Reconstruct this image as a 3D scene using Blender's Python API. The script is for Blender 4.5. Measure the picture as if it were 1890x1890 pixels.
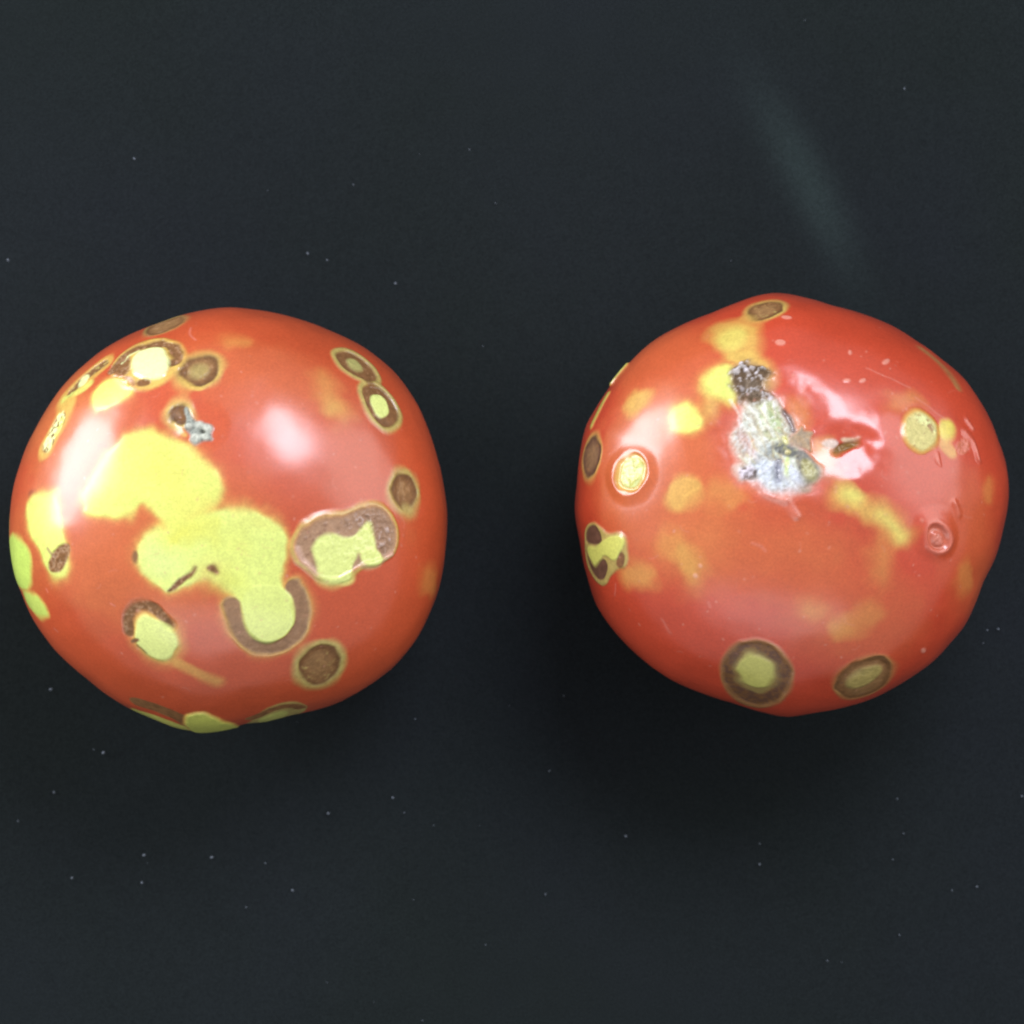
import bpy, math, random
import numpy as np

# ------------------------------------------------------------------ scene, camera, light
S = bpy.context.scene
for o in list(bpy.data.objects):
    bpy.data.objects.remove(o)
COL = S.collection
MM = 1e-4                       # layout unit: 0.1 mm (tomatoes about 80 mm across)
CAM_Z = 0.90                    # camera height above the cloth
EQ = 0.036                      # height of a tomato's widest ring
cam_d = bpy.data.cameras.new('camera')
cam = bpy.data.objects.new('camera', cam_d)
COL.objects.link(cam)
cam.location = (0, 0, CAM_Z)
cam.rotation_euler = (0, 0, 0)
cam_d.sensor_width = 36
cam_d.lens = 36 * (CAM_Z - EQ) / 0.189
cam_d.clip_start = 0.01
cam_d.clip_end = 20
cam_d.dof.use_dof = True
cam_d.dof.focus_distance = CAM_Z - 0.052
cam_d.dof.aperture_fstop = 26.0
S.camera = cam
S.cycles.filter_width = 2.2          # the photograph is a little soft

W = bpy.data.worlds.new('World')
S.world = W
W.use_nodes = True
bg = W.node_tree.nodes['Background']
bg.inputs['Color'].default_value = (0.98, 0.96, 1.0, 1)
bg.inputs['Strength'].default_value = 0.38

def area(name, loc, tgt, sx, sy, watt, col):
    d = bpy.data.lights.new(name, 'AREA')
    d.shape = 'ELLIPSE'
    d.size, d.size_y, d.energy, d.color = sx, sy, watt, col
    o = bpy.data.objects.new(name, d)
    COL.objects.link(o)
    o.location = loc
    from mathutils import Vector
    o.rotation_euler = (Vector(tgt) - Vector(loc)).to_track_quat('-Z', 'Y').to_euler()
    return o

area('window_light', (-0.62, 0.23, 0.22), (-0.03, 0, 0.04), 0.48, 0.44, 6.2, (0.97, 0.95, 1.0))
area('ceiling_lamp', (0.27, 0.55, 0.82), (0, 0, 0.04), 0.50, 0.36, 7.4, (0.89, 0.87, 1.0))
area('ceiling_lamp', (0.74, 0.26, 0.48), (0, 0, 0.04), 0.80, 0.70, 3.5, (1.0, 0.96, 0.93))
area('ceiling_lamp', (-0.10, -0.75, 0.75), (0, 0, 0.04), 1.10, 0.50, 2.2, (1.0, 0.95, 0.95))

S.view_settings.view_transform = 'Standard'
S.view_settings.look = 'None'
S.view_settings.exposure = 0.0
S.view_settings.gamma = 1.0
S.view_settings.use_curve_mapping = False

# ------------------------------------------------------------------ node helpers
class NT:
    def __init__(s, name):
        s.m = bpy.data.materials.new(name)
        s.m.use_nodes = True
        s.t = s.m.node_tree
        s.b = s.t.nodes['Principled BSDF']
    def n(s, kind, **kw):
        nd = s.t.nodes.new(kind)
        for k, v in kw.items():
            setattr(nd, k, v)
        return nd
    def l(s, a, b):
        s.t.links.new(a, b)
    def math(s, op, a, b=None, c=None, clamp=False):
        nd = s.n('ShaderNodeMath', operation=op, use_clamp=clamp)
        for i, x in enumerate((a, b, c)):
            if x is None:
                continue
            if isinstance(x, (int, float)):
                nd.inputs[i].default_value = x
            else:
                s.l(x, nd.inputs[i])
        return nd.outputs[0]
    def noise(s, vec, scale, detail=3, rough=0.55):
        nd = s.n('ShaderNodeTexNoise')
        nd.inputs['Scale'].default_value = scale
        nd.inputs['Detail'].default_value = detail
        nd.inputs['Roughness'].default_value = rough
        s.l(vec, nd.inputs['Vector'])
        return nd.outputs['Fac']
    def mix(s, fac, a, b, blend='MIX'):
        nd = s.n('ShaderNodeMix', data_type='RGBA', blend_type=blend)
        for sock, x in ((nd.inputs[0], fac), (nd.inputs[6], a), (nd.inputs[7], b)):
            if isinstance(x, (int, float, tuple)):
                sock.default_value = x
            else:
                s.l(x, sock)
        return nd.outputs[2]

def cloth_material():
    k = NT('black_cloth')
    co = k.n('ShaderNodeTexCoord').outputs['Object']
    fine = k.noise(co, 2600, 2, 0.7)
    med = k.noise(co, 160, 3, 0.6)
    big = k.noise(co, 14, 3, 0.5)
    f = k.math('ADD', k.math('MULTIPLY', k.math('SUBTRACT', fine, 0.5), 1.3),
               k.math('MULTIPLY', k.math('SUBTRACT', big, 0.5), 0.35))
    f = k.math('ADD', f, k.math('MULTIPLY', k.math('SUBTRACT', med, 0.5), 0.15))
    f = k.math('ADD', f, 1.0)
    # faint paler streak running across the cloth above the right-hand tomato
    sep = k.n('ShaderNodeSeparateXYZ')
    k.l(co, sep.inputs[0])
    x, y = sep.outputs[0], sep.outputs[1]
    ax, ay, bx, by = 0.0535, 0.0700, 0.0680, 0.0430
    L = math.hypot(bx - ax, by - ay)
    ux, uy = (bx - ax) / L, (by - ay) / L
    along = k.math('ADD', k.math('MULTIPLY', k.math('SUBTRACT', x, ax), ux),
                   k.math('MULTIPLY', k.math('SUBTRACT', y, ay), uy))
    across = k.math('ADD', k.math('MULTIPLY', k.math('SUBTRACT', x, ax), -uy),
                    k.math('MULTIPLY', k.math('SUBTRACT', y, ay), ux))
    across = k.math('ADD', across, k.math('MULTIPLY', k.math('POWER', along, 2.0), 1.2))
    g = k.math('EXPONENT', k.math('MULTIPLY', k.math('POWER', k.math('DIVIDE', across, 0.0042), 2.0), -1.0))
    ends = k.math('EXPONENT', k.math('MULTIPLY', k.math('POWER', k.math('DIVIDE', k.math('SUBTRACT', along, 0.007), 0.018), 2.0), -1.0))
    pale_streak = k.math('MULTIPLY', k.math('MULTIPLY', g, ends), 0.75)
    hue = k.mix(k.math('MULTIPLY_ADD', big, 2.2, -0.6, clamp=True), (0.0108, 0.0153, 0.0150, 1), (0.0108, 0.0140, 0.0168, 1))
    hue = k.mix(pale_streak, hue, (0.022, 0.034, 0.034, 1))
    vm = k.n('ShaderNodeVectorMath', operation='SCALE')
    k.l(hue, vm.inputs[0])
    k.l(f, vm.inputs['Scale'])
    k.l(vm.outputs[0], k.b.inputs['Base Color'])
    k.b.inputs['Roughness'].default_value = 0.95
    k.b.inputs['Specular IOR Level'].default_value = 0.06
    bp = k.n('ShaderNodeBump')
    bp.inputs['Strength'].default_value = 0.35
    bp.inputs['Distance'].default_value = 0.0002
    k.l(fine, bp.inputs['Height'])
    k.l(bp.outputs[0], k.b.inputs['Normal'])
    return k.m

def skin_material():
    k = NT('tomato_skin')
    co = k.n('ShaderNodeTexCoord').outputs['Object']
    pig = k.n('ShaderNodeAttribute', attribute_name='pigment')
    rg = k.n('ShaderNodeAttribute', attribute_name='coarse').outputs['Fac']
    n1 = k.noise(co, 900, 3, 0.6)
    n2 = k.noise(co, 2400, 2, 0.6)
    n3 = k.noise(co, 110, 3, 0.5)
    amp = k.math('MULTIPLY_ADD', rg, 0.55, 0.16)
    v = k.math('ADD', k.math('MULTIPLY', k.math('SUBTRACT', n1, 0.5), amp),
               k.math('MULTIPLY', k.math('SUBTRACT', n3, 0.5), 0.22))
    v = k.math('ADD', v, k.math('MULTIPLY', k.math('SUBTRACT', n2, 0.5), 0.45))
    v = k.math('ADD', v, 1.0)
    vm = k.n('ShaderNodeVectorMath', operation='SCALE')
    k.l(pig.outputs['Color'], vm.inputs[0])
    k.l(v, vm.inputs['Scale'])
    k.l(vm.outputs[0], k.b.inputs['Base Color'])
    r = k.math('MULTIPLY_ADD', rg, 0.40, 0.42)
    r = k.math('ADD', r, k.math('MULTIPLY', k.math('SUBTRACT', n3, 0.5), 0.10))
    k.l(r, k.b.inputs['Roughness'])
    k.b.inputs['IOR'].default_value = 1.46
    k.l(k.math('MULTIPLY_ADD', rg, -1.05, 0.95, clamp=True), k.b.inputs['Coat Weight'])
    k.l(k.math('MULTIPLY_ADD', rg, 0.18, 0.235), k.b.inputs['Coat Roughness'])
    k.b.inputs['Coat IOR'].default_value = 1.62
    k.l(k.math('MULTIPLY_ADD', rg, -0.15, 0.22), k.b.inputs['Specular IOR Level'])
    bp = k.n('ShaderNodeBump')
    bp.inputs['Distance'].default_value = 0.00025
    k.l(k.math('MULTIPLY_ADD', rg, 0.40, 0.035), bp.inputs['Strength'])
    k.l(k.math('ADD', n1, k.math('MULTIPLY', n2, 0.4)), bp.inputs['Height'])
    k.l(bp.outputs[0], k.b.inputs['Normal'])
    k.l(bp.outputs[0], k.b.inputs['Coat Normal'])
    return k.m

CLOTH = cloth_material()
SKIN = skin_material()

# ------------------------------------------------------------------ the cloth
def make_cloth():
    n, half = 121, 0.9
    g = np.linspace(-1, 1, n)
    g = np.sign(g) * np.abs(g) ** 1.6 * half
    X, Y = np.meshgrid(g, g)
    Z = 0.0004 * np.sin(X * 23 + 1.3) * np.sin(Y * 17 + 0.4)
    near = np.minimum(np.hypot(X + .052, Y), np.hypot(X - .052, Y))
    Z = Z * np.clip((near - .05) / .1, 0, 1) - 0.0002
    v = np.stack([X, Y, Z], -1).reshape(-1, 3)
    i = np.arange(n * n).reshape(n, n)
    f = np.stack([i[:-1, :-1], i[:-1, 1:], i[1:, 1:], i[1:, :-1]], -1).reshape(-1, 4)
    me = bpy.data.meshes.new('cloth')
    me.from_pydata(v.tolist(), [], f.tolist())
    me.shade_smooth()
    me.materials.append(CLOTH)
    o = bpy.data.objects.new('cloth', me)
    COL.objects.link(o)
    o['kind'] = 'structure'
    o['label'] = 'matte black cloth the two tomatoes rest on'
    return o
make_cloth()

# ------------------------------------------------------------------ noise
def vnoise(p, seed=0):
    i = np.floor(p).astype(np.int64)
    f = p - i
    f = f * f * f * (f * (f * 6 - 15) + 10)
    def h(a, b, c):
        n = (a * 73856093) ^ (b * 19349663) ^ (c * 83492791) ^ (seed * 2654435761)
        n = (n ^ (n >> 13)) * 1274126177
        n = n & 0x7fffffff
        n = (n ^ (n >> 16)) * 668265263 & 0x7fffffff
        return n / 0x7fffffff * 2 - 1
    x, y, z = i.T
    fx, fy, fz = f.T
    r = 0
    for dx in (0, 1):
        for dy in (0, 1):
            for dz in (0, 1):
                w = (fx if dx else 1 - fx) * (fy if dy else 1 - fy) * (fz if dz else 1 - fz)
                r = r + w * h(x + dx, y + dy, z + dz)
    return r
def fbm(p, seed=0, oct=3):
    r, a = 0, 1.0
    for k in range(oct):
        r = r + a * vnoise(p * 2 ** k + 17.3 * k, seed + k)
        a *= 0.5
    return r / 1.6
def sstep(a, b, x):
    t = np.clip((x - a) / (b - a), 0.0, 1.0)
    return t * t * (3 - 2 * t)

# ------------------------------------------------------------------ tomato bodies
def cube_sphere(n):
    a = np.tan(np.linspace(-math.pi / 4, math.pi / 4, n + 1))
    U, V = np.meshgrid(a, a)
    O = np.ones_like(U)
    vs, fs, off = [], [], 0
    i = np.arange((n + 1) ** 2).reshape(n + 1, n + 1)
    q = np.stack([i[:-1, :-1], i[:-1, 1:], i[1:, 1:], i[1:, :-1]], -1).reshape(-1, 4)
    for c in ((U, V, O), (V, U, -O), (O, U, V), (-O, V, U), (V, O, U), (U, -O, V)):
        p = np.stack(c, -1).reshape(-1, 3)
        vs.append(p / np.linalg.norm(p, axis=1)[:, None])
        fs.append(q + off)
        off += len(p)
    v, f = np.concatenate(vs), np.concatenate(fs)
    key = np.round(v * 1e6).astype(np.int64)
    key = (key[:, 0] * 4000037 + key[:, 1]) * 4000037 + key[:, 2]
    _, first, inv = np.unique(key, return_index=True, return_inverse=True)
    return v[first], inv[f]

ARC = 570.0      # surface distance, pole to widest ring, in 0.1 mm

class Tomato:
    """Body with a measured plan outline; marks are laid on its skin in surface (arc length) coordinates."""
    def __init__(s, name, label, centre, outline, top, seed, n=288):
        s.name, s.label, s.seed = name, label, seed
        s.c = np.array([(centre[0] - 945) * MM, (945 - centre[1]) * MM])
        pts = np.array(outline, float)
        d = np.stack([(pts[:, 0] - centre[0]), (centre[1] - pts[:, 1])], -1)
        th = np.arctan2(d[:, 1], d[:, 0])
        r = np.hypot(d[:, 0], d[:, 1])
        o = np.argsort(th)
        th, r = th[o], r[o]
        g = np.linspace(-math.pi, math.pi, 721)[:-1]
        R = np.interp(g, np.r_[th - 2 * math.pi, th, th + 2 * math.pi], np.r_[r, r, r])
        ker = np.exp(-np.linspace(-2, 2, 13) ** 2)
        ker /= ker.sum()
        R = np.convolve(np.r_[R[-6:], R, R[:6]], ker, 'valid')
        s.g, s.R = g, R
        s.top = top
        v, s.f = cube_sphere(n)
        s.th = np.arctan2(v[:, 1], v[:, 0])
        s.t = np.arccos(np.clip(v[:, 2], -1, 1))
        s.v = s.shape(s.th, s.t)
        # surface coordinates of every vertex
        s.uv = (s.t / (math.pi / 2) * ARC)[:, None] * np.stack([np.cos(s.th), np.sin(s.th)], -1)
        # lookup: seen plan position -> surface coordinates
        tg, ag = np.meshgrid(np.arcsin(np.clip(np.linspace(0.004, 1, 260), 0, 1)), np.linspace(-math.pi, math.pi, 720, endpoint=False))
        tg, ag = tg.ravel(), ag.ravel()
        P = s.shape(ag, tg)
        s.lk_uv = (tg / (math.pi / 2) * ARC)[:, None] * np.stack([np.cos(ag), np.sin(ag)], -1)
        s.lk_px = s.plan(P)
        o = np.argsort(s.lk_px[:, 0])
        s.lk_uv, s.lk_px = s.lk_uv[o], s.lk_px[o]
        s.uo = np.argsort(s.uv[:, 0])
        s.us = s.uv[s.uo, 0]
        s.uy, s.ut = s.uv[s.uo, 1], s.t[s.uo]
        s.centre = np.array(centre, float)
        N = len(s.v)
        s.p = s.v / MM
        red = np.array([0.475, 0.079, 0.026])
        s.pig = np.tile(red, (N, 1))
        s.rough = np.zeros(N)
        s.disp = np.zeros(N)
        s.pid = np.zeros(N, np.int32)
        s.parts = [('skin', 0, None)]
        s.keys = {}
        s.warp = np.stack([fbm(s.p / 30, seed + 11, 2), fbm(s.p / 30 + 40, seed + 12, 2)], -1)
        s.warp2 = fbm(s.p / 38 + 90, seed + 23, 2)
        s.n_mid = fbm(s.p / 9, seed + 13, 3)
        s.n_fine = fbm(s.p / 4.5, seed + 14, 2)
        s.n_low = fbm(s.p / 150, seed + 15, 3) + .16 * fbm(s.p / 55, seed + 19, 2)
    def plan(s, P):
        k = (CAM_Z - EQ) / (CAM_Z - P[:, 2])
        return np.stack([945 + (P[:, 0] + s.c[0]) * k / MM, 945 - (P[:, 1] + s.c[1]) * k / MM], -1)
    def shape(s, th, t):
        R = np.interp(th, np.r_[s.g, math.pi], np.r_[s.R, s.R[0]]) * MM
        Rm = s.R.mean() * MM
        sn, cs = np.sin(t), np.cos(t)
        r = np.abs(sn) ** 0.94
        w = sn ** 2                                   # outline irregularity fades towards the poles
        rr = r * (Rm + (R - Rm) * w)
        z = np.where(cs > 0, np.abs(cs) ** 0.94 * s.top * MM, -np.abs(cs) ** 0.8 * EQ)
        z = np.maximum(z, -EQ + 0.0 * z)
        return np.stack([rr * np.cos(th), rr * np.sin(th), z + EQ], -1)
    def to_uv(s, pts):
        out = []
        for q in np.array(pts, float):
            i0, i1 = np.searchsorted(s.lk_px[:, 0], (q[0] - 9, q[0] + 9))
            k = np.arange(i0, i1)[np.abs(s.lk_px[i0:i1, 1] - q[1]) < 9]
            if len(k) < 20:
                k = np.arange(len(s.lk_px))
            px, luv = s.lk_px[k], s.lk_uv[k]
            d = ((px - q) ** 2).sum(1)
            j = np.argpartition(d, 14)[:14]
            if d[j].min() > 30:
                j = j[np.argsort(d[j])][:1]
                uv = luv[j[0]]
            elif np.hypot(*(luv[j].mean(0))) > ARC * .8:
                w = 1 / (d[j] + 0.3)
                uv = (luv[j] * w[:, None]).sum(0) / w.sum()
            else:                                     # local linear fit
                M = np.c_[px[j] - q, np.ones(14)]
                uv = np.linalg.lstsq(M, luv[j], rcond=None)[0][2]
            if d[j].min() > 30:                       # past the visible edge: carry on round the side
                uv = uv * (1 + math.sqrt(d[j].min()) / ARC * 1.3)
            out.append(uv)
        return np.array(out)
    def part(s, key, name, parent=None, label=None):
        s.parts.append((name, s.keys.get(parent, 0), label))
        s.keys[key] = len(s.parts) - 1
        return key
    # --- masks
    def box(s, P, m):
        lo, hi = P.min(0) - m, P.max(0) + m
        i0, i1 = np.searchsorted(s.us, (lo[0], hi[0]))
        y = s.uy[i0:i1]
        return s.uo[i0:i1][(y > lo[1]) & (y < hi[1]) & (s.ut[i0:i1] < 2.6)]
    def sd(s, P, idx, nz, closed=True):
        q = s.uv[idx] + s.warp[idx] * nz
        d2 = np.full(len(idx), 1e12)
        ins = np.zeros(len(idx), bool)
        m = len(P)
        for i in range(m if closed else m - 1):
            a, b = P[i], P[(i + 1) % m]
            e = b - a
            w = q - a
            h = np.clip((w @ e) / (e @ e + 1e-9), 0, 1)
            d2 = np.minimum(d2, ((w - h[:, None] * e) ** 2).sum(1))
            if closed:
                c = (a[1] > q[:, 1]) != (b[1] > q[:, 1])
                with np.errstate(divide='ignore', invalid='ignore'):
                    xi = a[0] + (q[:, 1] - a[1]) / (b[1] - a[1]) * e[0]
                ins ^= c & (q[:, 0] < xi)
        d = np.sqrt(d2)
        return np.where(ins, -d, d) if closed else d
    def apply(s, idx, m, col, a, part, mott, col2, thr, crust, rough, disp, cut):
        k = m * a
        if col is not None:
            c = np.tile(np.array(col, float), (len(idx), 1))
            if mott:
                c = c * (1 + mott * s.n_mid[idx] + mott * .6 * s.n_fine[idx])[:, None]
            if col2 is not None:
                z = sstep(thr - .22, thr + .22, s.n_mid[idx] * .7 + s.n_fine[idx] * .6)[:, None]
                c = c * (1 - z) + np.array(col2, float) * z
            s.pig[idx] = s.pig[idx] * (1 - k[:, None]) + np.maximum(c, 0.004) * k[:, None]
        s.rough[idx] = s.rough[idx] * (1 - k) + rough * k
        s.disp[idx] += m * disp + m * crust * (s.n_mid[idx] + .8 * s.n_fine[idx])
        if part is not None:
            s.pid[idx[m > cut]] = s.keys[part]
    def poly(s, pts, col=None, soft=4, a=1, grow=0, nz=3, part=None, mott=.15, col2=None, thr=.15, crust=0, rough=0, disp=0, cut=.45, uvpts=None):
        P = s.to_uv(pts)
        for _ in range(2):
            Q = np.roll(P, -1, 0)
            P = np.stack([P * .75 + Q * .25, P * .25 + Q * .75], 1).reshape(-1, 2)
        idx = s.box(P, abs(grow) + soft * 3 + nz * 2 + 4)
        d = s.sd(P, idx, nz) - grow
        w = soft if col is None else soft * np.clip(1 + 1.1 * s.warp2[idx], .35, 2.0)
        s.apply(idx, sstep(w, -w, d), col, a, part, mott, col2, thr, crust, rough, disp, cut)
    def ell(s, cx, cy, ra, rb, ang=0, **kw):
        w = np.linspace(0, 2 * math.pi, 17)[:-1]
        ca, sa = math.cos(math.radians(ang)), math.sin(math.radians(ang))
        k = 1.06
        s.poly([(cx + k * (ra * math.cos(x) * ca - rb * math.sin(x) * sa), cy - k * (ra * math.cos(x) * sa + rb * math.sin(x) * ca)) for x in w], **kw)
    def line(s, pts, width, col=None, soft=4, a=1, nz=3, part=None, mott=.15, col2=None, thr=.15, crust=0, rough=0, disp=0, cut=.45):
        P = s.to_uv(pts)
        if len(P) > 2:
            for _ in range(2):
                Q = np.stack([P[:-1] * .75 + P[1:] * .25, P[:-1] * .25 + P[1:] * .75], 1).reshape(-1, 2)
                P = np.concatenate([P[:1], Q, P[-1:]])
        idx = s.box(P, width + soft * 3 + nz * 2 + 4)
        d = s.sd(P, idx, nz, False) - width / 2
        w = soft if col is None else soft * np.clip(1 + 1.1 * s.warp2[idx], .35, 2.0)
        s.apply(idx, sstep(w, -w, d), col, a, part, mott, col2, thr, crust, rough, disp, cut)
    # --- build
    def build(s):
        v, f = s.v, s.f
        def normals(v):
            fn = np.cross(v[f[:, 2]] - v[f[:, 0]], v[f[:, 3]] - v[f[:, 1]])
            n = np.zeros_like(v)
            for k in range(4):
                for a in range(3):
                    n[:, a] += np.bincount(f[:, k], fn[:, a], len(v))
            return n / (np.linalg.norm(n, axis=1)[:, None] + 1e-20)
        n0 = normals(v)
        v = v + n0 * ((s.disp + 3.5 * s.n_low * np.sin(s.t)) * MM)[:, None]
        v[:, 2] = np.maximum(v[:, 2], 0.0)
        nn = normals(v)
        root = bpy.data.objects.new(s.name, None)
        COL.objects.link(root)
        root.empty_display_size = 0.01
        root.location = (s.c[0], s.c[1], 0)
        root['label'], root['category'], root['group'] = s.label, 'tomato', 'tomatoes on the black cloth'
        fid = np.sort(s.pid[f], axis=1)[:, 2]
        objs = {}
        pig4 = np.c_[np.clip(s.pig, 0.002, 0.95), np.ones(len(v))]
        for k, (name, par, label) in enumerate(s.parts):
            sel = np.where(fid == k)[0]
            if len(sel) == 0:
                continue
            used, inv = np.unique(f[sel], return_inverse=True)
            inv = inv.reshape(-1, 4)
            me = bpy.data.meshes.new(name)
            me.vertices.add(len(used))
            me.vertices.foreach_set('co', v[used].astype(np.float32).ravel())
            me.loops.add(inv.size)
            me.loops.foreach_set('vertex_index', inv.astype(np.int32).ravel())
            me.polygons.add(len(inv))
            me.polygons.foreach_set('loop_start', np.arange(0, inv.size, 4, dtype=np.int32))
            me.update(calc_edges=True)
            me.shade_smooth()
            a = me.attributes.new('pigment', 'FLOAT_COLOR', 'POINT')
            a.data.foreach_set('color', pig4[used].astype(np.float32).ravel())
            a = me.attributes.new('coarse', 'FLOAT', 'POINT')
            a.data.foreach_set('value', s.rough[used].astype(np.float32))
            me.normals_split_custom_set_from_vertices(nn[used].tolist())
            me.materials.append(SKIN)
            o = bpy.data.objects.new(name, me)
            COL.objects.link(o)
            objs[k] = o
            if label:
                o['label'] = label
        for k, o in objs.items():
            par = s.parts[k][1]
            o.parent = objs[par] if par and par in objs else root
        return root

# pigments (linear base colours)
YEL = (0.62, 0.68, 0.150)
LIME = (0.66, 0.76, 0.24)
PALE = (0.70, 0.78, 0.36)
ORA = (0.56, 0.22, 0.06)
YOR = (0.60, 0.41, 0.09)
HALO = (0.50, 0.36, 0.09)
HALG = (0.42, 0.34, 0.10)
BRN = (0.19, 0.092, 0.034)
BRD = (0.120, 0.060, 0.036)
TAN = (0.30, 0.18, 0.095)
OLV = (0.34, 0.27, 0.085)
CORK = (0.62, 0.68, 0.55)
CBLU = (0.60, 0.66, 0.66)
CGRY = (0.26, 0.28, 0.25)
DRK = (0.085, 0.06, 0.042)
PNK = (0.60, 0.20, 0.14)

# ------------------------------------------------------------------ left tomato
L = Tomato('tomato', 'red tomato with large merged lemon-yellow patches and small grey blossom scar', (423, 958), [
    (430, 569), (468, 572), (536, 583), (605, 608), (673, 642), (730, 690), (775, 752), (805, 836), (821, 904), (827, 953), (825, 998),
    (816, 1057), (798, 1119), (764, 1187), (730, 1228), (673, 1271), (618, 1299), (568, 1314), (536, 1321), (495, 1332), (457, 1334),
    (400, 1347), (375, 1349), (330, 1344), (284, 1326), (227, 1299), (171, 1260), (114, 1210), (66, 1148), (45, 1103), (30, 1066),
    (18, 998), (20, 950), (30, 888), (50, 829), (80, 768), (114, 715), (159, 672), (205, 638), (250, 615), (296, 597), (341, 581), (387, 572)],
    300, 3)

def spot(T, key, shape, args, halo=9, hcol=HALO, col=BRN, label=None, sink=-2.5, hsoft=10, col2=TAN, rough=.62, soft=5, crust=.4):
    """necrotic brown spot with a yellowish rim"""
    T.part(key, 'brown_spot', None, label)
    fn = getattr(T, shape)
    fn(*args, col=hcol, grow=halo, soft=hsoft + 2, part=key, disp=.8)
    fn(*args, col=tuple(c * .72 for c in col), soft=soft, nz=7, mott=.18, rough=rough, disp=sink * .6, crust=crust, part=key)
    fn(*args, col=col, col2=col2, thr=.4, grow=-9, soft=8, nz=8, mott=.18, rough=rough, disp=sink * .5)
    fn(*args, col=tuple(.5 * (a + b) for a, b in zip(col, (.34, .21, .085))), grow=-16, soft=10, a=.7, nz=8, mott=.2, rough=rough)

def yellow(T, key, pts, col=YEL, rim=ORA, rimw=13, soft=7, disp=.4, label=None, a=1, parent=None, name='yellow_patch'):
    T.part(key, name, parent, label)
    if rim is not None:
        T.poly(pts, col=rim, grow=rimw * .6, soft=rimw, a=.75, nz=9)
        T.poly(pts, col=YOR, grow=2, soft=soft + 2, a=.8, nz=8)
    T.poly(pts, col=col, grow=-2, soft=soft, a=a, part=key, disp=disp, nz=8, mott=.09)

def centre(T, key, parent, shape, args, col=LIME, soft=5, disp=1.5, a=1, mott=.06, nz=6):
    T.part(key, 'yellow_centre', parent)
    getattr(T, shape)(*args, col=col, soft=soft, part=key, disp=disp, a=a, mott=mott, nz=nz, rough=.05)

def faint(T, cx, cy, ra, rb, ang=0, a=.5, col=(.60, .34, .075), soft=20):
    T.ell(cx, cy, ra, rb, ang, col=col, a=a, soft=soft, nz=14, mott=.05)

def flecks(T, seed):
    """tiny corky pores and scuffs all over the skin"""
    r = random.Random(seed)
    for _ in range(130):
        a, q = r.uniform(0, 6.283), math.sqrt(r.random()) * 365
        x, y = T.centre[0] + q * math.cos(a), T.centre[1] + q * math.sin(a)
        if r.random() < .75:
            T.line([(x, y), (x + r.uniform(-2, 2), y + r.uniform(-2, 2))], r.uniform(2, 4), col=(.58, .27, .19), soft=2, a=r.uniform(.15, .5), nz=1, mott=0)
        else:
            b, ln = r.uniform(0, 6.283), r.uniform(4, 14)
            T.line([(x, y), (x + ln * math.cos(b) + r.uniform(-2, 2), y + ln * math.sin(b)), (x + 1.6 * ln * math.cos(b + .4), y + 1.6 * ln * math.sin(b + .4))], 1.2, col=(.58, .24, .17), soft=2, a=r.uniform(.12, .35), nz=3, mott=0)

# broad soft orange patches
for (x, y, r1, r2, an, a) in ((150, 820, 110, 60, 60, .35), (110, 760, 90, 30, 55, .35), (300, 1010, 190, 130, 20, .28), (480, 700, 160, 60, -15, .18), (60, 1000, 90, 40, 85, .3)):
    faint(L, x, y, r1, r2, an, a, ORA, 60)
L.ell(368, 790, 110, 90, 0, disp=-5, soft=60, nz=0)
L.ell(362, 782, 34, 30, 0, disp=-7, soft=28, nz=4)
L.ell(300, 770, 30, 20, 30, disp=4, soft=30, nz=4)

A = [(216, 820), (239, 797), (273, 791), (319, 811), (355, 824), (387, 859), (405, 893), (405, 922), (385, 952), (350, 978), (310, 978), (285, 950),
     (257, 925), (239, 950), (223, 960), (164, 957), (155, 930), (155, 904), (180, 865), (200, 840)]
B = [(246, 1039), (248, 1010), (265, 985), (300, 972), (335, 970), (365, 963), (400, 945), (440, 938), (485, 944), (515, 965), (529, 995), (530, 1025),
     (522, 1050), (518, 1075), (536, 1094), (546, 1117), (546, 1142), (534, 1167), (509, 1185), (486, 1189), (464, 1178), (452, 1155), (443, 1119),
     (428, 1100), (405, 1080), (375, 1068), (345, 1088), (310, 1092), (270, 1072)]
# brown horseshoe under the tongue of the big patch
L.part('u', 'brown_spot', None, 'brown horseshoe round the tongue of the large yellow patch')
U = [(428, 1117), (433, 1145), (447, 1175), (470, 1195), (497, 1200), (527, 1190), (549, 1168), (559, 1140), (555, 1105), (541, 1083)]
L.line(U, 42, col=ORA, soft=12, a=.8)
L.line(U, 34, col=HALO, soft=6, a=.8, part='u', disp=1)
yellow(L, 'A', A, label='lemon-yellow patch under the bright highlight', disp=.5)
yellow(L, 'B', B, col=(0.65, 0.76, 0.20), label='large lemon-yellow patch ending in a tongue', disp=.5)
L.line([(325, 955), (330, 985), (375, 975)], 44, col=YEL, soft=14, nz=8, mott=.04, part='B')
for (x, y, r1, r2, an, a, c) in ((310, 870, 40, 26, -40, .35, (.66, .58, .10)), (345, 930, 34, 22, 20, .35, (.64, .58, .10)), (230, 880, 36, 26, 30, .3, (.58, .70, .12)), (270, 815, 40, 14, 0, .4, (.66, .60, .13)),
                              (340, 985, 40, 18, 10, .5, (.66, .66, .09)), (300, 1040, 34, 28, 0, .35, (.60, .70, .30)), (420, 1000, 50, 30, -20, .35, (.62, .66, .12)), (470, 960, 36, 16, -15, .35, (.62, .60, .14)), (390, 1060, 26, 14, 20, .6, (.60, .44, .10)), (430, 1075, 22, 18, 0, .5, (.60, .64, .08))):
    faint(L, x, y, r1, r2, an, a, c, 24)
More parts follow.
